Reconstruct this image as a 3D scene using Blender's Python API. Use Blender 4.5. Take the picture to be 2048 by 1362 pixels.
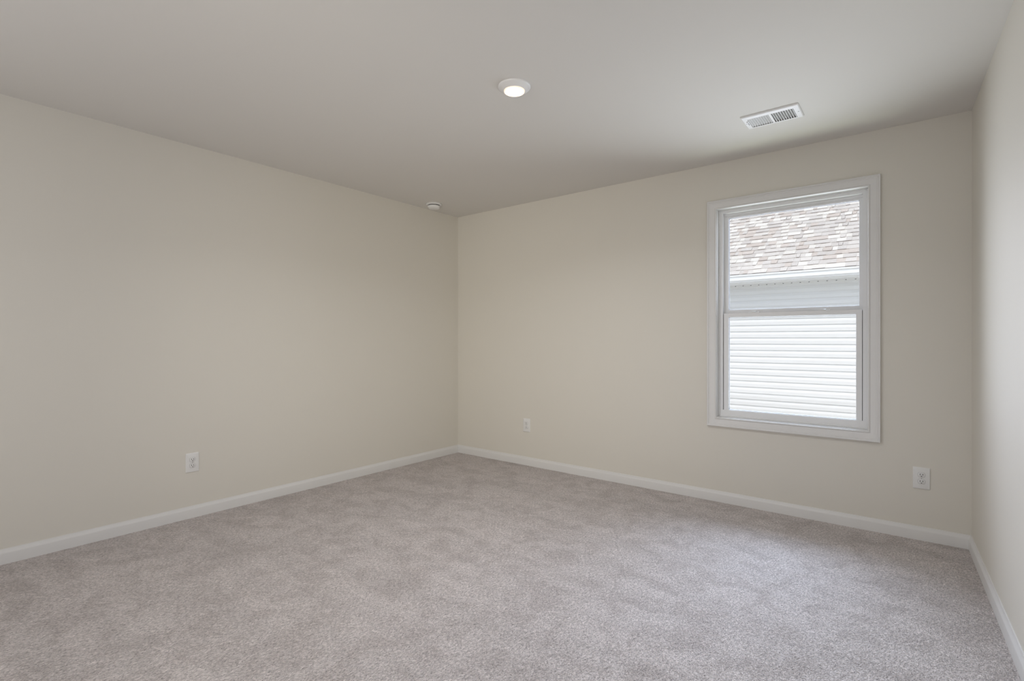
import bpy, bmesh, math, random
from mathutils import Vector, Matrix

# ------------------------------------------------------------------ camera, sky, sun, lights, exposure
SC = bpy.context.scene
COL = SC.collection
for o in list(bpy.data.objects):
    bpy.data.objects.remove(o, do_unlink=True)
R = math.radians

CAM_F = 1015.89                     # focal length in pixels of the 2048 px wide frame
cam_d = bpy.data.cameras.new('camera')
cam_d.sensor_fit = 'HORIZONTAL'
cam_d.sensor_width = 36.0
cam_d.lens = 36.0 * CAM_F / 2048.0
cam_d.clip_start = 0.02
cam_d.clip_end = 200
cam = bpy.data.objects.new('camera', cam_d)
COL.objects.link(cam)
cam.location = (0, 0, 1.1634)
cam.rotation_euler = (R(90 - 0.038), 0, R(38.275))
SC.camera = cam

SC.view_settings.view_transform = 'Standard'
SC.view_settings.look = 'None'
SC.view_settings.exposure = 0.0
SC.view_settings.gamma = 1.0
SC.view_settings.use_curve_mapping = False
SC.cycles.max_bounces = 10
SC.cycles.diffuse_bounces = 7
SC.cycles.transparent_max_bounces = 12
SC.cycles.caustics_reflective = False
SC.cycles.caustics_refractive = False
SC.cycles.sample_clamp_indirect = 6
SC.cycles.use_denoising = True

SUN_EL, SUN_AZ = 54.0, -14.0        # the sun stands behind this house, so its light falls on the neighbour
w = bpy.data.worlds.new('sky')
SC.world = w
w.use_nodes = True
nt = w.node_tree
nt.nodes.clear()
sky = nt.nodes.new('ShaderNodeTexSky')
sky.sky_type = 'NISHITA'
sky.sun_disc = False
sky.sun_elevation = R(SUN_EL)
sky.sun_rotation = R(180 + SUN_AZ)
sky.air_density = 1.0
sky.dust_density = 2.0
mixs = nt.nodes.new('ShaderNodeMix')
mixs.data_type = 'RGBA'
mixs.inputs['Factor'].default_value = 0.45
mixs.inputs['B'].default_value = (3.4, 3.45, 3.5, 1)
bg = nt.nodes.new('ShaderNodeBackground')
bg.inputs['Strength'].default_value = 0.235
wo = nt.nodes.new('ShaderNodeOutputWorld')
nt.links.new(sky.outputs[0], mixs.inputs['A'])
nt.links.new(mixs.outputs['Result'], bg.inputs['Color'])
nt.links.new(bg.outputs[0], wo.inputs['Surface'])


def lamp(name, kind, loc, rot, energy, color, **kw):
    d = bpy.data.lights.new(name, kind)
    d.energy = energy
    d.color = color
    for k, v in kw.items():
        setattr(d, k, v)
    o = bpy.data.objects.new(name, d)
    COL.objects.link(o)
    o.location = loc
    o.rotation_euler = rot
    return o


sd = Vector((math.sin(R(SUN_AZ)) * math.cos(R(SUN_EL)), math.cos(R(SUN_AZ)) * math.cos(R(SUN_EL)), -math.sin(R(SUN_EL))))
lamp('sun', 'SUN', (0, -5, 12), sd.to_track_quat('-Z', 'Y').to_euler(), 1.75, (1.0, 0.955, 0.90), angle=R(0.53))

# added area lamps boosting daylight: through the window (light off the neighbour's wall, off the sunlit ground, and from the low sky above its roof),
# and two unseen fill lamps added before the solid wall behind the viewer
lamp('window_daylight', 'AREA', (-0.664, 3.945, 1.36), (R(-90), 0, 0), 17.8, (0.79, 0.84, 1.0),
     shape='RECTANGLE', size=0.86, size_y=1.44, spread=R(128))
lamp('ground_bounce', 'AREA', (-0.75, 4.7, 0.2), Vector((0.1, -1, 1)).to_track_quat('-Z', 'Y').to_euler(), 23.5, (0.92, 1.0, 0.80),
     shape='RECTANGLE', size=1.6, size_y=0.8)
lamp('low_sky', 'AREA', (-0.9, 6.8, 3.7), Vector((0.25, -3, -2.4)).to_track_quat('-Z', 'Y').to_euler(), 84, (0.58, 0.73, 1.0),
     shape='RECTANGLE', size=3.4, size_y=2.0, spread=R(70))
lamp('rear_fill', 'AREA', (-1.75, -0.52, 1.35), (R(90), 0, 0), 20.0, (0.97, 0.97, 1.0),
     shape='RECTANGLE', size=3.2, size_y=2.0)  # added fill; the wall behind it has no glazing
lamp('corner_fill', 'AREA', (-1.0, -0.55, 1.2), Vector((-2.7, 4.35, 0.25)).to_track_quat('-Z', 'Y').to_euler(), 10.2, (1.0, 0.94, 0.81),
     shape='RECTANGLE', size=0.9, size_y=1.9, spread=R(70))  # added beam to lift the far corner; no doorway is built

# ------------------------------------------------------------------ room dimensions (metres, camera above the origin)
H = 2.44
A = 3.7138          # side wall without openings at x = -A
D = 3.80            # window wall at y = D
B = 0.2576          # near side wall meets the window wall at x = B
BK = 0.035          # ... and runs very slightly out of square
Y0 = -0.60          # wall behind the viewer
T = 0.15
bx0, bx1 = -A, lambda y: B + BK * (D - y)


# ------------------------------------------------------------------ materials
def mat(name, color, rough=0.5, spec=0.5, metal=0.0):
    m = bpy.data.materials.new(name)
    m.use_nodes = True
    b = m.node_tree.nodes['Principled BSDF']
    b.inputs['Base Color'].default_value = (*color, 1)
    b.inputs['Roughness'].default_value = rough
    b.inputs['Specular IOR Level'].default_value = spec
    b.inputs['Metallic'].default_value = metal
    return m


class NG:
    def __init__(self, m):
        self.t = m.node_tree
        self.b = self.t.nodes['Principled BSDF']

    def n(self, typ, **kw):
        x = self.t.nodes.new(typ)
        for k, v in kw.items():
            if k.startswith('i_'):
                x.inputs[k[2:].replace('_', ' ')].default_value = v
            else:
                setattr(x, k, v)
        return x

    def l(self, a, b):
        self.t.links.new(a, b)

    def mix(self, fac, a, b, blend='MIX'):
        x = self.n('ShaderNodeMix', data_type='RGBA', blend_type=blend)
        for s, v in (('Factor', fac), ('A', a), ('B', b)):
            if hasattr(v, 'is_output'):
                self.l(v, x.inputs[s])
            else:
                x.inputs[s].default_value = v if s == 'Factor' else (*v, 1)
        return x.outputs['Result']

    def ramp(self, src, stops):
        x = self.n('ShaderNodeValToRGB')
        e = x.color_ramp.elements
        while len(e) < len(stops):
            e.new(0.5)
        for q, (p, c) in zip(e, stops):
            q.position = p
            q.color = (c, c, c, 1) if not isinstance(c, tuple) else (*c, 1)
        self.l(src, x.inputs[0])
        return x.outputs[0]


def paint(name, color, rough, bump=0.06, scale=260):
    m = mat(name, color, rough, 0.35)
    g = NG(m)
    tc = g.n('ShaderNodeTexCoord')
    nz = g.n('ShaderNodeTexNoise', i_Scale=scale, i_Detail=3.0)
    g.l(tc.outputs['Object'], nz.inputs['Vector'])
    bp = g.n('ShaderNodeBump', i_Strength=bump, i_Distance=0.001)
    g.l(nz.outputs['Fac'], bp.inputs['Height'])
    g.l(bp.outputs[0], g.b.inputs['Normal'])
    return m


M_WALL = paint('greige_wall_paint', (0.690, 0.664, 0.604), 0.65)
M_CEIL = paint('flat_ceiling_paint', (0.685, 0.668, 0.640), 0.9)
M_TRIM = paint('white_trim_paint', (0.71, 0.705, 0.695), 0.35, 0.03, 120)
M_VINYL = mat('white_vinyl', (0.78, 0.785, 0.79), 0.35)
M_PLASTIC = mat('white_plastic', (0.76, 0.76, 0.75), 0.3)
M_METALW = mat('white_enamel_metal', (0.78, 0.78, 0.78), 0.35)
M_DARK = mat('dark_cavity', (0.02, 0.02, 0.02), 0.8)
M_DUCT = mat('grey_damper_metal', (0.16, 0.155, 0.15), 0.6)
M_GAP_DARK = mat('dark_gap_grey', (0.09, 0.09, 0.095), 0.7)  # dark colour standing in for the shade of narrow gaps
M_SPACER = mat('grey_glazing_spacer', (0.15, 0.15, 0.155), 0.6)  # spacer grey, also darkening the sash returns that the window lamp overlights
M_SCREW = mat('screw_steel', (0.45, 0.45, 0.44), 0.35, metal=0.8)

m = bpy.data.materials.new('window_glass')
m.use_nodes = True
t = m.node_tree
t.nodes.clear()
lw = t.nodes.new('ShaderNodeLayerWeight'); lw.inputs['Blend'].default_value = 0.5
pw = t.nodes.new('ShaderNodeMath'); pw.operation = 'POWER'; pw.inputs[1].default_value = 5.0
fr = t.nodes.new('ShaderNodeMath'); fr.operation = 'MULTIPLY_ADD'; fr.inputs[1].default_value = 0.96; fr.inputs[2].default_value = 0.04
t.links.new(lw.outputs['Facing'], pw.inputs[0]); t.links.new(pw.outputs[0], fr.inputs[0])
tr = t.nodes.new('ShaderNodeBsdfTransparent'); tr.inputs[0].default_value = (0.97, 0.98, 0.975, 1)
gl = t.nodes.new('ShaderNodeBsdfGlossy'); gl.inputs['Roughness'].default_value = 0.01
mx = t.nodes.new('ShaderNodeMixShader')
ou = t.nodes.new('ShaderNodeOutputMaterial')
t.links.new(fr.outputs[0], mx.inputs[0]); t.links.new(tr.outputs[0], mx.inputs[1]); t.links.new(gl.outputs[0], mx.inputs[2])
t.links.new(mx.outputs[0], ou.inputs[0])
M_GLASS = m

m = mat('lit_lens', (0.9, 0.88, 0.82), 0.4)
m.node_tree.nodes['Principled BSDF'].inputs['Emission Color'].default_value = (1.0, 0.90, 0.76, 1)
m.node_tree.nodes['Principled BSDF'].inputs['Emission Strength'].default_value = 9.0
M_LENS = m
M_RIM = mat('glowing_rim', (0.85, 0.80, 0.74), 0.4)
M_RIM.node_tree.nodes['Principled BSDF'].inputs['Emission Color'].default_value = (1.0, 0.72, 0.52, 1)
M_RIM.node_tree.nodes['Principled BSDF'].inputs['Emission Strength'].default_value = 0.75

# carpet: cut pile with fine yarn grain, footprints and vacuum streaks in the lie of the pile
M_CARPET = mat('beige_cut_pile_carpet', (0.5, 0.45, 0.42), 0.95, 0.1)
g = NG(M_CARPET)
tc = g.n('ShaderNodeTexCoord')
P = tc.outputs['Object']
wob = g.n('ShaderNodeTexNoise', i_Scale=2.2, i_Detail=2.0)
g.l(P, wob.inputs['Vector'])
patch = g.n('ShaderNodeTexNoise', i_Scale=6.5, i_Detail=7.0, i_Roughness=0.68, i_Distortion=0.9)
g.l(P, patch.inputs['Vector'])
mp = g.n('ShaderNodeMapping')
mp.inputs['Rotation'].default_value = (0, 0, R(-32))
mp.inputs['Scale'].default_value = (1.0, 6.0, 1)
g.l(P, mp.inputs['Vector'])
streak = g.n('ShaderNodeTexNoise', i_Scale=1.3, i_Detail=3.0, i_Roughness=0.5)
g.l(mp.outputs[0], streak.inputs['Vector'])
tuft = g.n('ShaderNodeTexVoronoi', i_Scale=170.0, i_Randomness=1.0)
mpt = g.n('ShaderNodeMapping')
mpt.inputs['Rotation'].default_value = (0, 0, R(-55))
mpt.inputs['Scale'].default_value = (1.25, 0.65, 1)
wv = g.n('ShaderNodeTexNoise', i_Scale=60.0, i_Detail=2.0)
g.l(P, wv.inputs['Vector'])
addv = g.n('ShaderNodeMixRGB', blend_type='LINEAR_LIGHT')
addv.inputs[0].default_value = 0.006
g.l(P, addv.inputs[1]); g.l(wv.outputs['Color'], addv.inputs[2])
g.l(addv.outputs[0], mpt.inputs['Vector'])
g.l(mpt.outputs[0], tuft.inputs['Vector'])
fine = g.n('ShaderNodeTexNoise', i_Scale=190.0, i_Detail=4.0, i_Roughness=0.72)
g.l(mpt.outputs[0], fine.inputs['Vector'])
c1 = g.mix(g.ramp(patch.outputs['Fac'], [(0.42, 0.0), (0.49, 0.6), (0.60, 1.0)]), (0.550, 0.494, 0.474), (0.662, 0.604, 0.586))
c2 = g.mix(g.ramp(streak.outputs['Fac'], [(0.35, 0.0), (0.65, 1.0)]), (0.93, 0.93, 0.93), (1.05, 1.05, 1.05))
c3 = g.mix(1.0, c1, c2, 'MULTIPLY')
yarn = g.mix(g.ramp(fine.outputs['Fac'], [(0.33, 0.0), (0.42, 0.55), (0.56, 0.85), (0.68, 1.0)]), (0.20, 0.185, 0.175), (1.26, 1.26, 1.26))
grain = g.n('ShaderNodeTexNoise', i_Scale=85.0, i_Detail=5.0, i_Roughness=0.75)
g.l(mpt.outputs[0], grain.inputs['Vector'])
c3 = g.mix(1.0, c3, g.mix(g.ramp(grain.outputs['Fac'], [(0.36, 0.0), (0.64, 1.0)]), (0.68, 0.675, 0.67), (1.27, 1.27, 1.27)), 'MULTIPLY')
c4 = g.mix(1.0, c3, yarn, 'MULTIPLY')
g.l(c4, g.b.inputs['Base Color'])
hs = g.n('ShaderNodeMath', operation='SUBTRACT')
g.l(fine.outputs['Fac'], hs.inputs[0]); g.l(tuft.outputs['Distance'], hs.inputs[1])
bp = g.n('ShaderNodeBump', i_Strength=0.8, i_Distance=0.008)
g.l(hs.outputs[0], bp.inputs['Height'])
g.l(bp.outputs[0], g.b.inputs['Normal'])
g.b.inputs['Sheen Weight'].default_value = 0.25
g.b.inputs['Sheen Roughness'].default_value = 0.6

M_SIDING = paint('white_vinyl_siding', (0.76, 0.76, 0.76), 0.55, 0.05, 40)
M_ALU = mat('white_gutter_aluminium', (0.84, 0.84, 0.84), 0.4)
M_SOFF = mat('white_soffit', (0.78, 0.78, 0.77), 0.6)
M_EDGE = mat('asphalt_edge', (0.33, 0.29, 0.265), 0.9)  # asphalt tone that also paints in the shadow lines under the rows
M_DECK = mat('roof_felt', (0.10, 0.095, 0.09), 0.9)
M_GROUND = mat('pale_gravel', (0.55, 0.53, 0.50), 0.95, 0.1)
g = NG(M_GROUND)
tc = g.n('ShaderNodeTexCoord')
nz = g.n('ShaderNodeTexNoise', i_Scale=30.0, i_Detail=6.0)
g.l(tc.outputs['Object'], nz.inputs['Vector'])
g.l(g.mix(nz.outputs['Fac'], (0.50, 0.48, 0.45), (0.66, 0.64, 0.61)), g.b.inputs['Base Color'])

M_SHINGLE = mat('blended_tan_shingle', (0.5, 0.45, 0.4), 0.95, 0.1)
g = NG(M_SHINGLE)
geo = g.n('ShaderNodeNewGeometry')
rnd = geo.outputs['Random Per Island']
rp = g.n('ShaderNodeValToRGB')
rp.color_ramp.interpolation = 'CONSTANT'
cols = [(0.0, (0.72, 0.69, 0.65)), (0.18, (0.58, 0.545, 0.52)), (0.36, (0.655, 0.62, 0.59)), (0.54, (0.575, 0.515, 0.475)),
        (0.64, (0.76, 0.735, 0.70)), (0.76, (0.61, 0.58, 0.555)), (0.91, (0.61, 0.55, 0.51))]
e = rp.color_ramp.elements
while len(e) < len(cols):
    e.new(0.5)
for q, (p_, c_) in zip(e, cols):
    q.position = p_
    q.color = (*c_, 1)
g.l(rnd, rp.inputs[0])
tc = g.n('ShaderNodeTexCoord')
nz = g.n('ShaderNodeTexNoise', i_Scale=140.0, i_Detail=3.0)
g.l(tc.outputs['Object'], nz.inputs['Vector'])
gr = g.mix(g.ramp(nz.outputs['Fac'], [(0.3, 0.0), (0.7, 1.0)]), (0.88, 0.88, 0.88), (1.08, 1.08, 1.08))
g.l(g.mix(1.0, rp.outputs[0], gr, 'MULTIPLY'), g.b.inputs['Base Color'])


# ------------------------------------------------------------------ mesh helpers
def box(bm, x0, x1, y0, y1, z0, z1, mi=0, bevel=0.0, seg=2):
    vs = [bm.verts.new((x, y, z)) for x in (x0, x1) for y in (y0, y1) for z in (z0, z1)]
    fs = [(0, 1, 3, 2), (4, 6, 7, 5), (0, 4, 5, 1), (2, 3, 7, 6), (0, 2, 6, 4), (1, 5, 7, 3)]
    faces = [bm.faces.new([vs[i] for i in f]) for f in fs]
    for f in faces:
        f.material_index = mi
    if bevel:
        es = list({e for f in faces for e in f.edges})
        bmesh.ops.bevel(bm, geom=es, offset=bevel, segments=seg, profile=0.5, affect='EDGES')
    return vs


def prism(bm, prof, a, b, axis='x', mi=0, cap=True):
    """extrude a closed profile [(p, q)] along an axis from a to b"""
    def pt(s, p, q):
        return {'x': (s, p, q), 'y': (p, s, q), 'z': (p, q, s)}[axis]
    va = [bm.verts.new(pt(a, *c)) for c in prof]
    vb = [bm.verts.new(pt(b, *c)) for c in prof]
    n = len(prof)
    for i in range(n):
        f = bm.faces.new((va[i], va[(i + 1) % n], vb[(i + 1) % n], vb[i]))
        f.material_index = mi
    if cap:
        bm.faces.new(va).material_index = mi
        bm.faces.new(vb[::-1]).material_index = mi


def frame(bm, x0, x1, z0, z1, prof, mi=0, ends=True):
    """sweep a closed profile [(u, y)] round a rectangle in the xz plane; u = distance inwards"""
    loops = []
    for u, y in prof:
        loops.append([bm.verts.new(c) for c in ((x0 + u, y, z0 + u), (x1 - u, y, z0 + u), (x1 - u, y, z1 - u), (x0 + u, y, z1 - u))])
    n = len(prof)
    for i in range(n):
        a, b = loops[i], loops[(i + 1) % n]
        for k in range(4):
            bm.faces.new((a[k], a[(k + 1) % 4], b[(k + 1) % 4], b[k])).material_index = mi


def lathe(bm, prof, seg=48, mi=0, cx=0.0, cy=0.0):
    """revolve [(r, z)] about the z axis"""
    rings = []
    for r, z in prof:
        if r < 1e-6:
            rings.append([bm.verts.new((cx, cy, z))])
        else:
            rings.append([bm.verts.new((cx + r * math.cos(2 * math.pi * k / seg), cy + r * math.sin(2 * math.pi * k / seg), z)) for k in range(seg)])
    for a, b in zip(rings, rings[1:]):
        for k in range(seg):
            k2 = (k + 1) % seg
            if len(a) == 1 and len(b) == 1:
                continue
            if len(a) == 1:
                f = bm.faces.new((a[0], b[k2], b[k]))
            elif len(b) == 1:
                f = bm.faces.new((a[k], a[k2], b[0]))
            else:
                f = bm.faces.new((a[k], a[k2], b[k2], b[k]))
            f.material_index = mi


def obj(name, bm, mats, parent=None, loc=(0, 0, 0), rot=(0, 0, 0), smooth=False, angle=35, fix=True):
    if fix:
        bmesh.ops.recalc_face_normals(bm, faces=bm.faces[:])
    me = bpy.data.meshes.new(name)
    bm.to_mesh(me)
    bm.free()
    for mm in (mats if isinstance(mats, (list, tuple)) else [mats]):
        me.materials.append(mm)
    if smooth:
        me.shade_smooth()
        me.set_sharp_from_angle(angle=R(angle))
    o = bpy.data.objects.new(name, me)
    COL.objects.link(o)
    o.parent = parent
    o.location = loc
    o.rotation_euler = rot
    return o


def struct(name, bm, mats, **kw):
    o = obj(name, bm, mats, **kw)
    o['kind'] = 'structure'
    return o


def thing(name, label, cat, loc, rot=(0, 0, 0), group=None):
    o = bpy.data.objects.new(name, None)
    o.empty_display_size = 0.05
    COL.objects.link(o)
    o.location = loc
    o.rotation_euler = rot
    o['label'] = label
    o['category'] = cat
    if group:
        o['group'] = group
    return o


NB = bmesh.new

# ------------------------------------------------------------------ the room shell
bm = NB()
box(bm, -A - T, 0.6, Y0 - T, D + T, -0.12, 0.0)
struct('floor', bm, M_CARPET)
bm = NB()
box(bm, -A - T, 0.6, Y0 - T, D + T, H, H + 0.12)
struct('ceiling', bm, M_CEIL)
bm = NB()
box(bm, -A - T, -A, Y0 - T, D + T, 0, H)
struct('wall_left', bm, M_WALL)
bm = NB()
pr = [(bx1(D), D), (bx1(Y0), Y0), (0.6, Y0), (0.6, D)]
prism(bm, pr, 0, H, 'z')
struct('wall_right', bm, M_WALL)
bm = NB()
box(bm, -A, 0.6, Y0 - T, Y0, 0, H)
struct('wall_rear', bm, M_WALL)

# window wall: one solid with the window opening cut through it
WX0, WX1, WZ0, WZ1 = -1.125, -0.203, 0.597, 2.120
bm = NB()
xs, zs = [-A, WX0, WX1, 0.6], [0.0, WZ0, WZ1, H]
V = {}
for y in (D, D + T):
    for i, x in enumerate(xs):
        for k, z in enumerate(zs):
            V[y, i, k] = bm.verts.new((x, y, z))
for y in (D, D + T):
    for i in range(3):
        for k in range(3):
            if (i, k) != (1, 1):
                bm.faces.new((V[y, i, k], V[y, i + 1, k], V[y, i + 1, k + 1], V[y, i, k + 1]))
for i in range(3):
    for k in (0, 3):
        bm.faces.new((V[D, i, k], V[D, i + 1, k], V[D + T, i + 1, k], V[D + T, i, k]))
        bm.faces.new((V[D, 0 if k == 0 else 3, i], V[D, 0 if k == 0 else 3, i + 1], V[D + T, 0 if k == 0 else 3, i + 1], V[D + T, 0 if k == 0 else 3, i]))
for k in (1, 2):
    bm.faces.new((V[D, 1, k], V[D, 2, k], V[D + T, 2, k], V[D + T, 1, k]))
    bm.faces.new((V[D, k, 1], V[D, k, 2], V[D + T, k, 2], V[D + T, k, 1]))
struct('wall_back', bm, M_WALL)

# baseboards: flat face, eased ogee top, mitred at the corners
BP = [(0.0, 0.0), (0.014, 0.0), (0.014, 0.054), (0.0130, 0.0585), (0.0085, 0.0660), (0.0065, 0.0715), (0.0050, 0.0773), (0.0, 0.0773)]


def baseboard(name, pts):
    """pts(d) -> start and end (x, y) of the board's line at distance d from the wall"""
    bm = NB()
    va = [bm.verts.new((*pts(d)[0], z)) for d, z in BP]
    vb = [bm.verts.new((*pts(d)[1], z)) for d, z in BP]
    n = len(BP)
    for i in range(n):
        bm.faces.new((va[i], va[(i + 1) % n], vb[(i + 1) % n], vb[i]))
    bm.faces.new(va)
    bm.faces.new(vb[::-1])
    return struct(name, bm, M_TRIM, smooth=True, angle=25)


baseboard('baseboard_left', lambda d: ((-A + d, Y0), (-A + d, D - d)))
baseboard('baseboard_back', lambda d: ((-A + d, D - d), (bx1(D - d) - d, D - d)))
baseboard('baseboard_right', lambda d: ((bx1(D - d) - d, D - d), (bx1(Y0) - d, Y0)))

# ------------------------------------------------------------------ the window
FY = D + 0.050      # room face of the vinyl frame
fx0, fx1, fz0, fz1 = -1.111, -0.217, 0.611, 2.106
win = NB()
sx0, sx1 = -1.0845, -0.2455       # inner faces of the side tracks
box(win, fx0, sx0, FY, D + 0.14, fz0, fz1)
box(win, sx1, fx1, FY, D + 0.14, fz0, fz1)
box(win, sx0, sx1, FY, D + 0.14, 2.082, fz1)
box(win, sx0, sx1, FY, D + 0.050 + 0.010, fz0, 0.6585)
box(win, sx0, sx1, FY + 0.010, D + 0.14, fz0, 0.640)
# raised outer lip round the room side and the stop strips of the tracks
frame(win, fx0, fx1, fz0, fz1, [(0.0, FY), (0.0, FY - 0.006), (0.006, FY - 0.006), (0.008, FY)])
box(win, sx0, sx0 + 0.010, D + 0.0915, D + 0.096, 1.358, 2.082)
box(win, sx1 - 0.010, sx1, D + 0.0915, D + 0.096, 1.358, 2.082)
box(win, sx0, sx1, D + 0.086, D + 0.0915, 2.066, 2.082)
window = struct('window_1', win, M_VINYL)

bm = NB()       # dark strips standing in for the shade in the gaps beside the lower sash
box(bm, sx0, sx0 + 0.006, D + 0.082, D + 0.086, 0.642, 1.352)
box(bm, sx1 - 0.006, sx1, D + 0.082, D + 0.086, 0.642, 1.352)
wsx = obj('gap_shade_strip', bm, M_GAP_DARK, window)
wsx['label'] = 'dark grey strip standing in for gap shade'

bm = NB()       # plain wooden jamb lining the opening between wall face and vinyl frame
frame(bm, WX0, WX1, WZ0, WZ1, [(0.0, D), (0.0, FY + 0.03), (0.0135, FY + 0.03), (0.0135, D)])
obj('jamb', bm, M_TRIM, window)

bm = NB()       # picture-framed casing with a beaded inner edge
prof = [(0.0, D), (0.0, D - 0.0180), (0.0015, D - 0.0195), (0.0085, D - 0.0195), (0.0105, D - 0.0180), (0.0115, D - 0.0150), (0.0190, D - 0.0150),
        (0.0205, D - 0.0135), (0.0330, D - 0.0115), (0.0460, D - 0.0085), (0.0500, D - 0.0065), (0.0520, D - 0.0060), (0.0530, D - 0.0095), (0.0555, D - 0.0115),
        (0.0590, D - 0.0115), (0.0612, D - 0.0098), (0.0620, D - 0.0070), (0.0620, D)]
frame(bm, -1.177, -0.153, 0.544, 2.168, prof)
obj('casing', bm, M_TRIM, window, smooth=True, angle=28)


def sash(name, x0, x1, z0, z1, y0, y1, gx0, gx1, gz0, gz1):
    BD = 0.0016                       # glazing bead
    bm = NB()
    for (a, b, c, d) in ((x0, gx0 - BD, z0, z1), (gx1 + BD, x1, z0, z1), (gx0 - BD, gx1 + BD, z0, gz0 - BD), (gx0 - BD, gx1 + BD, gz1 + BD, z1)):
        box(bm, a, b, y0, y0 + 0.012, c, d)
        box(bm, a, b, y0 + 0.012, y1, c, d, 1)
    yg = y0 + 0.011
    frame(bm, gx0 - BD, gx1 + BD, gz0 - BD, gz1 + BD, [(0.0, y0 + 0.003), (0.0, y1 - 0.006), (BD, yg + 0.008), (BD, yg)], 1)
    bmesh.ops.remove_doubles(bm, verts=bm.verts[:], dist=1e-6)
    s = obj(name, bm, [M_VINYL, M_SPACER], window)
    bm = NB()
    box(bm, gx0 - 0.001, gx1 + 0.001, yg + 0.002, yg + 0.005, gz0 - 0.001, gz1 + 0.001)
    obj('pane', bm, M_GLASS, s)
    return s


lower = sash('lower_sash', -1.0805, -0.2495, 0.642, 1.3575, D + 0.060, D + 0.090, -1.045, -0.282, 0.664, 1.327)
upper = sash('upper_sash', -1.0825, -0.2475, 1.3545, 2.080, D + 0.0925, D + 0.122, -1.054, -0.268, 1.385, 2.049)
for lx in (-0.878, -0.455):
    bm = NB()
    box(bm, lx - 0.034, lx + 0.034, D + 0.064, D + 0.086, 1.3575, 1.3605, bevel=0.001)
    box(bm, lx - 0.012, lx + 0.012, D + 0.068, D + 0.084, 1.3605, 1.3665, bevel=0.002)
    prism(bm, [(lx - 0.030, D + 0.064), (lx - 0.010, D + 0.066), (lx - 0.010, D + 0.074), (lx - 0.030, D + 0.070)], 1.3620, 1.3655, 'z')
    prism(bm, [(lx + 0.016, D + 0.068), (lx + 0.028, D + 0.068), (lx + 0.028, D + 0.082), (lx + 0.016, D + 0.082)], 1.3605, 1.3640, 'z')
    obj('sash_lock', bm, M_PLASTIC, lower)

# ------------------------------------------------------------------ outlets
def outlet(label, loc, rotz, first=None):
    """built in the xz plane facing -y, then turned to its wall"""
    t = thing('wall_outlet', label, 'outlet', loc, (0, 0, rotz), 'duplex wall outlets')
    if first:
        for ch in first.children:
            c = ch.copy(); COL.objects.link(c); c.parent = t
            for gchild in ch.children:
                d = gchild.copy(); COL.objects.link(d); d.parent = c
        return t
    w2, h2 = 0.0395, 0.0625
    bm = NB()
    lo = []
    for ins, y in ((0.0, 0.0), (0.0, -0.0030), (0.0012, -0.0048), (0.0045, -0.0060)):
        ring = []
        for sx, sz in ((-1, -1), (1, -1), (1, 1), (-1, 1)):
            r = 0.003
            for k in range(5):
                ang = {(-1, -1): 180, (1, -1): 270, (1, 1): 0, (-1, 1): 90}[sx, sz] + k * 22.5
                ring.append(bm.verts.new((sx * (w2 - ins - r) + r * math.cos(R(ang)), y, sz * (h2 - ins - r) + r * math.sin(R(ang)))))
        lo.append(ring)
    n = len(lo[0])
    for a, b in zip(lo, lo[1:]):
        for k in range(n):
            bm.faces.new((a[k], a[(k + 1) % n], b[(k + 1) % n], b[k]))
    bm.faces.new(lo[-1]); bm.faces.new(lo[0][::-1])
    obj('cover_plate', bm, M_PLASTIC, t, smooth=True, angle=40)
    for cz in (0.0195, -0.0195):
        bm = NB()
        pts = []
        for k in range(48):
            an = 2 * math.pi * k / 48
            x, z = 0.0172 * math.cos(an), 0.0172 * math.sin(an)
            pts.append((x, max(-0.0143, min(0.0143, z))))
        for (s0, y0_), (s1, y1_) in (((1.0, -0.0055), (1.0, -0.0078)), ((1.0, -0.0078), (0.94, -0.0086))):
            for k in range(48):
                p, q = pts[k], pts[(k + 1) % 48]
                if p == q:
                    continue
                bm.faces.new([bm.verts.new(c) for c in ((p[0] * s0, y0_, p[1] * s0), (q[0] * s0, y0_, q[1] * s0), (q[0] * s1, y1_, q[1] * s1), (p[0] * s1, y1_, p[1] * s1))])
        bm.faces.new([bm.verts.new((p[0] * 0.94, -0.0086, p[1] * 0.94)) for p in pts])
        # dark seam between receptacle and plate
        bmesh.ops.remove_doubles(bm, verts=bm.verts[:], dist=1e-6)
        rc = obj('receptacle', bm, M_PLASTIC, t, loc=(0, 0, cz), smooth=True, angle=40)
        bm = NB()
        for k in range(48):
            p, q = pts[k], pts[(k + 1) % 48]
            a, b = 1.0, 1.07
            bm.faces.new([bm.verts.new(c) for c in ((p[0] * a, -0.0061, p[1] * a), (q[0] * a, -0.0061, q[1] * a), (q[0] * b, -0.0061, q[1] * b), (p[0] * b, -0.0061, p[1] * b))])
        obj('seam', bm, M_SCREW, rc)
        for sx, hh in ((-0.0063, 0.0045), (0.0063, 0.0038)):
            bm = NB()
            box(bm, sx - 0.0013, sx + 0.0013, -0.0089, -0.0066, 0.0030 - hh, 0.0030 + hh)
            obj('slot', bm, M_DARK, rc)
        bm = NB()
        prism(bm, [(0.0027 * math.cos(R(a)), -0.0080 + (0.0026 * math.sin(R(a)) if a <= 180 else max(-0.0016, 0.0026 * math.sin(R(a))))) for a in range(0, 360, 20)], -0.0089, -0.0066, 'y')
        obj('ground_hole', bm, M_DARK, rc)
    bm = NB()
    prism(bm, [(0.0026 * math.cos(R(a)), 0.0026 * math.sin(R(a))) for a in range(0, 360, 30)], -0.0070, -0.0055, 'y')
    obj('screw', bm, M_SCREW, t)
    return t


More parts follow.
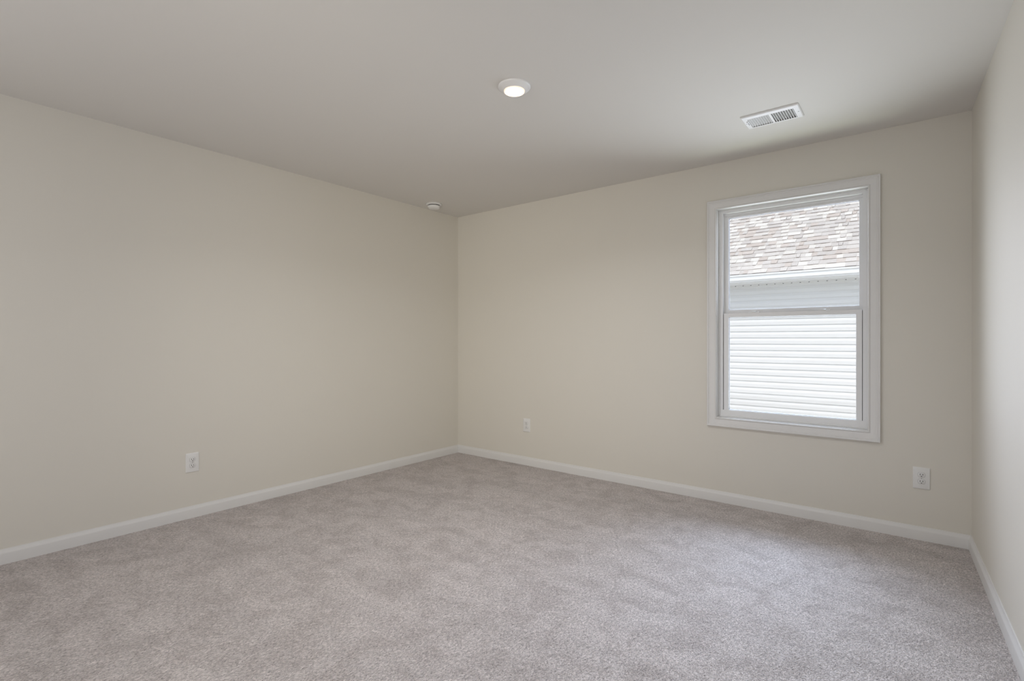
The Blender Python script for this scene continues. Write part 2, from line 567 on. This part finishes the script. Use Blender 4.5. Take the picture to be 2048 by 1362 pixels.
o1 = outlet('white duplex outlet on the long blank wall without a window', (-A, 1.317, 0.361), R(90))
outlet('white duplex outlet on the window wall close to the far corner, smallest in view', (-2.823, D, 0.372), 0, o1)
outlet('white duplex outlet on the window wall, low beyond the window near the side wall', (0.040, D, 0.360), 0, o1)

# ------------------------------------------------------------------ ceiling light
t = thing('ceiling_light', 'round white disc light glowing on the ceiling', 'light', (-1.574, 2.014, H))
bm = NB()
lathe(bm, [(0.0, 0.0), (0.0815, 0.0), (0.0815, -0.0055), (0.0800, -0.0080), (0.0760, -0.0105), (0.0640, -0.0175), (0.0560, -0.0225), (0.0525, -0.0240), (0.0525, -0.0200), (0.0, -0.0200)], 64)
obj('trim_ring', bm, M_METALW, t, smooth=True, angle=40)
bm = NB()
lathe(bm, [(0.0520, -0.0200), (0.0520, -0.0272), (0.0510, -0.0285), (0.0480, -0.0285), (0.0472, -0.0275), (0.0472, -0.0200)], 64)
obj('diffuser_rim', bm, M_RIM, t, smooth=True, angle=40)
bm = NB()
lathe(bm, [(0.0472, -0.0210), (0.0472, -0.0250), (0.0444, -0.0250), (0.0444, -0.0210)], 64)
obj('dark_gap_ring', bm, M_GAP_DARK, t)  # dark ring added to draw the thin dark gap round the lens
bm = NB()
lathe(bm, [(0.0, -0.0278), (0.0300, -0.0276), (0.0420, -0.0272), (0.0442, -0.0264), (0.0442, -0.0205), (0.0, -0.0205)], 64)
obj('lens', bm, M_LENS, t, smooth=True, angle=40)
lamp('lamp_light', 'AREA', (-1.574, 2.014, H - 0.0315), (0, 0, 0), 13.6, (0.95, 0.96, 1.0), shape='DISK', size=0.09, spread=R(150))

# ------------------------------------------------------------------ smoke detector
t = thing('smoke_detector', 'round white smoke detector on the ceiling near the far corner', 'smoke detector', (-3.525, 3.285, H))
bm = NB()
lathe(bm, [(0.0, 0.0), (0.071, 0.0), (0.0725, -0.003), (0.0725, -0.0100), (0.0690, -0.0135), (0.0610, -0.0150), (0.0, -0.0150)], 56)
obj('mounting_base', bm, M_PLASTIC, t, smooth=True, angle=40)
bm = NB()
lathe(bm, [(0.0, -0.0150), (0.0545, -0.0150), (0.0545, -0.0215), (0.0, -0.0215)], 56)
q = obj('vent_gap', bm, M_DARK, t)
bm = NB()
lathe(bm, [(0.0, -0.0215), (0.0580, -0.0215), (0.0585, -0.0245), (0.0565, -0.0340), (0.0500, -0.0420), (0.0400, -0.0470), (0.0200, -0.0490), (0.0, -0.0495)], 56)
obj('cover', bm, M_PLASTIC, t, smooth=True, angle=40)
bm = NB()
lathe(bm, [(0.0, -0.0480), (0.0100, -0.0480), (0.0105, -0.0500), (0.0090, -0.0512), (0.0, -0.0512)], 24)
obj('test_button', bm, M_PLASTIC, t, smooth=True, angle=40)

# ------------------------------------------------------------------ ceiling register
VX, VY = -0.6305, 3.190
t = thing('air_vent', 'white rectangular louvred air register in the ceiling', 'vent', (VX, VY, H))
hx, hy = 0.1475, 0.0965
bxs = [(-0.1185, -0.0075), (0.0045, 0.1165)]
by = (-0.0570, 0.0780)
bm = NB()
zt, zf = -0.0005, -0.0095
xs = [-hx + 0.006, bxs[0][0], bxs[0][1], bxs[1][0], bxs[1][1], hx - 0.006]
ys = [-hy + 0.006, by[0], by[1], hy - 0.006]
for i in range(5):
    for k in range(3):
        if k == 1 and i in (1, 3):
            continue
        box(bm, xs[i], xs[i + 1], ys[k], ys[k + 1], zf, zf + 0.0015)
loops = [[bm.verts.new((sx * (hx - u), sy * (hy - u), z)) for sx, sy in ((-1, -1), (1, -1), (1, 1), (-1, 1))]
         for u, z in ((0.006, zf), (0.0015, zf + 0.003), (0.0, zt), (0.0025, zt), (0.007, zf + 0.0015))]
for a, b in zip(loops, loops[1:]):
    for k in range(4):
        bm.faces.new((a[k], a[(k + 1) % 4], b[(k + 1) % 4], b[k]))
obj('face_plate', bm, M_METALW, t)
bm = NB()
for k, (x0, x1) in enumerate(bxs):
    box(bm, x0 - 0.001, x1 + 0.001, by[0] - 0.001, by[1] + 0.001, -0.0012, -0.0002)
q = obj('damper', bm, M_DUCT, t)
q['label'] = 'dark grey damper behind the louvres'
for k, (x0, x1) in enumerate(bxs):
    nb = 9
    st = (x1 - x0) / nb
    for j in range(nb):
        xc = x0 + (j + 0.5) * st
        bm = NB()
        if k == 0:       # bank tilted towards the viewer: blades seen face on
            pr = [(xc - 0.0048, -0.0086), (xc + 0.0030, -0.0020), (xc + 0.0037, -0.0030), (xc - 0.0041, -0.0096)]
        else:            # bank tilted away: looking between the blades
            pr = [(xc + 0.0034, -0.0096), (xc + 0.0060, -0.0018), (xc + 0.0050, -0.0018), (xc + 0.0008, -0.0096)]
        prism(bm, pr, by[0], by[1], 'y')
        obj('louvre', bm, M_METALW, t)
for sx in (-0.1345, 0.1330):
    bm = NB()
    lathe(bm, [(0.0, -0.0085), (0.0040, -0.0085), (0.0040, -0.0104), (0.0028, -0.0114), (0.0, -0.0116)], 20, cx=sx, cy=0.003)
    obj('screw', bm, M_SCREW, t)
bm = NB()
box(bm, -0.1264, -0.1236, -0.030, 0.030, -0.0099, -0.0090)
q = obj('lever_slot', bm, M_DARK, t)
bm = NB()
box(bm, -0.1285, -0.1215, -0.030, -0.018, -0.0150, -0.0092, bevel=0.0012)
obj('damper_lever', bm, M_METALW, t)

# ------------------------------------------------------------------ outdoors: the house next door
GZ = -0.55
bm = NB()
box(bm, -14, 12, D + T, 26, GZ - 0.3, GZ)
gnd = struct('ground', bm, M_GROUND)

NY = 9.0            # its siding
SOF = 2.070         # its soffit
nx0, nx1 = -10.0, 7.0
house = thing('house', 'neighbouring house with white siding and tan shingle roof outside the window', 'house', (-1.5, NY, GZ))
off = (1.5, -NY, -GZ)

bm = NB()
z0 = 0.092 - 0.1012 * 6
prof = [(NY + 0.02, z0)]
z = z0
while z < SOF - 0.03:
    top = min(z + 0.1012, SOF)
    prof += [(NY - 0.0160, z), (NY - 0.0165, z + 0.050), (NY - 0.0135, z + 0.060), (NY - 0.003, min(z + 0.094, top)), (NY - 0.002, top)]
    z += 0.1012
prof += [(NY + 0.02, SOF)]
va = [bm.verts.new((nx0, p, q)) for p, q in prof]
vb = [bm.verts.new((nx1, p, q)) for p, q in prof]
for i in range(len(prof) - 1):
    bm.faces.new((va[i], va[i + 1], vb[i + 1], vb[i]))
obj('siding_wall', bm, M_SIDING, house, loc=off, fix=True)

bm = NB()
box(bm, nx0, nx1, NY - 0.01, NY + 0.3, GZ, z0 + 0.002)
q = obj('foundation', bm, M_GROUND, house, loc=off)

bm = NB()
box(bm, nx0, nx1, 8.665, NY + 0.02, SOF, SOF + 0.012, 0)
y = 8.69
while y < NY - 0.03:                                   # beads of the soffit panels
    box(bm, nx0, nx1, y, y + 0.006, SOF - 0.003, SOF, 0)
    y += 0.085
x = nx0 + 0.05
while x < nx1:                                         # little vent holes along the wall
    box(bm, x, x + 0.018, NY - 0.0268, NY - 0.025, SOF - 0.014, SOF - 0.005, 1)
    x += 0.119
box(bm, nx0, nx1, NY - 0.026, NY - 0.001, SOF - 0.034, SOF, 0)
obj('soffit', bm, [M_SOFF, M_DARK], house, loc=off)

bm = NB()
box(bm, nx0, nx1, 8.662, 8.682, SOF - 0.004, 2.20)
obj('fascia', bm, M_ALU, house, loc=off)
bm = NB()
gp = [(8.660, 2.195), (8.660, 2.083), (8.597, 2.083), (8.592, 2.086), (8.592, 2.100), (8.582, 2.104), (8.570, 2.108), (8.566, 2.112),
      (8.568, 2.168), (8.556, 2.172), (8.552, 2.176), (8.552, 2.197), (8.562, 2.197), (8.574, 2.176), (8.576, 2.114), (8.600, 2.104), (8.610, 2.090), (8.655, 2.090), (8.655, 2.195)]
prism(bm, gp, nx0, nx1, 'x')
obj('gutter', bm, M_ALU, house, loc=off)

TH = R(36.5)
ry0, rz0 = 8.585, 2.207
ct, st_ = math.cos(TH), math.sin(TH)


def roofpt(x, s, n):       # s up the slope, n off the roof plane
    return (x, ry0 + s * ct - n * st_, rz0 + s * st_ + n * ct)


bm = NB()
vs = [bm.verts.new(roofpt(x, s, n)) for x in (nx0, nx1) for s in (0.0, 7.2) for n in (-0.02, -0.001)]
for f in ((0, 1, 3, 2), (4, 6, 7, 5), (0, 4, 5, 1), (2, 3, 7, 6), (0, 2, 6, 4), (1, 5, 7, 3)):
    bm.faces.new([vs[i] for i in f])
obj('roof_deck', bm, M_DECK, house, loc=off)
bm = NB()
random.seed(11)
E = 0.130
for row in range(54):
    s0 = row * E - 0.012
    lo_x, hi_x = (-6.0, 3.6) if row < 26 else (nx0, nx1)
    x = lo_x - random.random() * 0.2
    up = True
    far = row >= 26
    while x < hi_x:
        wd = random.choice((0.055, 0.07, 0.085, 0.10, 0.12, 0.15, 0.19)) * random.uniform(0.9, 1.1) * (3 if far else 1)
        up = (not up) if random.random() < 0.8 else up
        th = 0.016 if up else 0.009
        drop = 0.0 if up else 0.004
        a, b = s0 + drop, s0 + E + 0.03
        sk = random.uniform(-0.008, 0.008) if up else 0
        c = [bm.verts.new(roofpt(x - sk, a, th)), bm.verts.new(roofpt(x + wd + sk, a, th)), bm.verts.new(roofpt(x + wd, b, 0.001 + 0.002 * up)), bm.verts.new(roofpt(x, b, 0.001 + 0.002 * up)),
             bm.verts.new(roofpt(x - sk, a, 0.0)), bm.verts.new(roofpt(x + wd + sk, a, 0.0))]
        bm.faces.new((c[0], c[1], c[2], c[3]))
        bm.faces.new((c[4], c[5], c[1], c[0])).material_index = 1
        bm.faces.new((c[4], c[0], c[3]))
        bm.faces.new((c[1], c[5], c[2]))
        x += wd
obj('roof_shingles', bm, [M_SHINGLE, M_EDGE], house, loc=off, fix=False)
bm = NB()
va = [bm.verts.new(roofpt(x, s, n)) for x in (nx0, nx1) for s, n in ((-0.016, -0.022), (-0.016, -0.001), (0.05, -0.001), (0.05, -0.022))]
for f in ((0, 1, 2, 3), (7, 6, 5, 4), (0, 4, 5, 1), (1, 5, 6, 2), (2, 6, 7, 3), (3, 7, 4, 0)):
    bm.faces.new([va[i] for i in f])
obj('drip_edge', bm, M_ALU, house, loc=off)
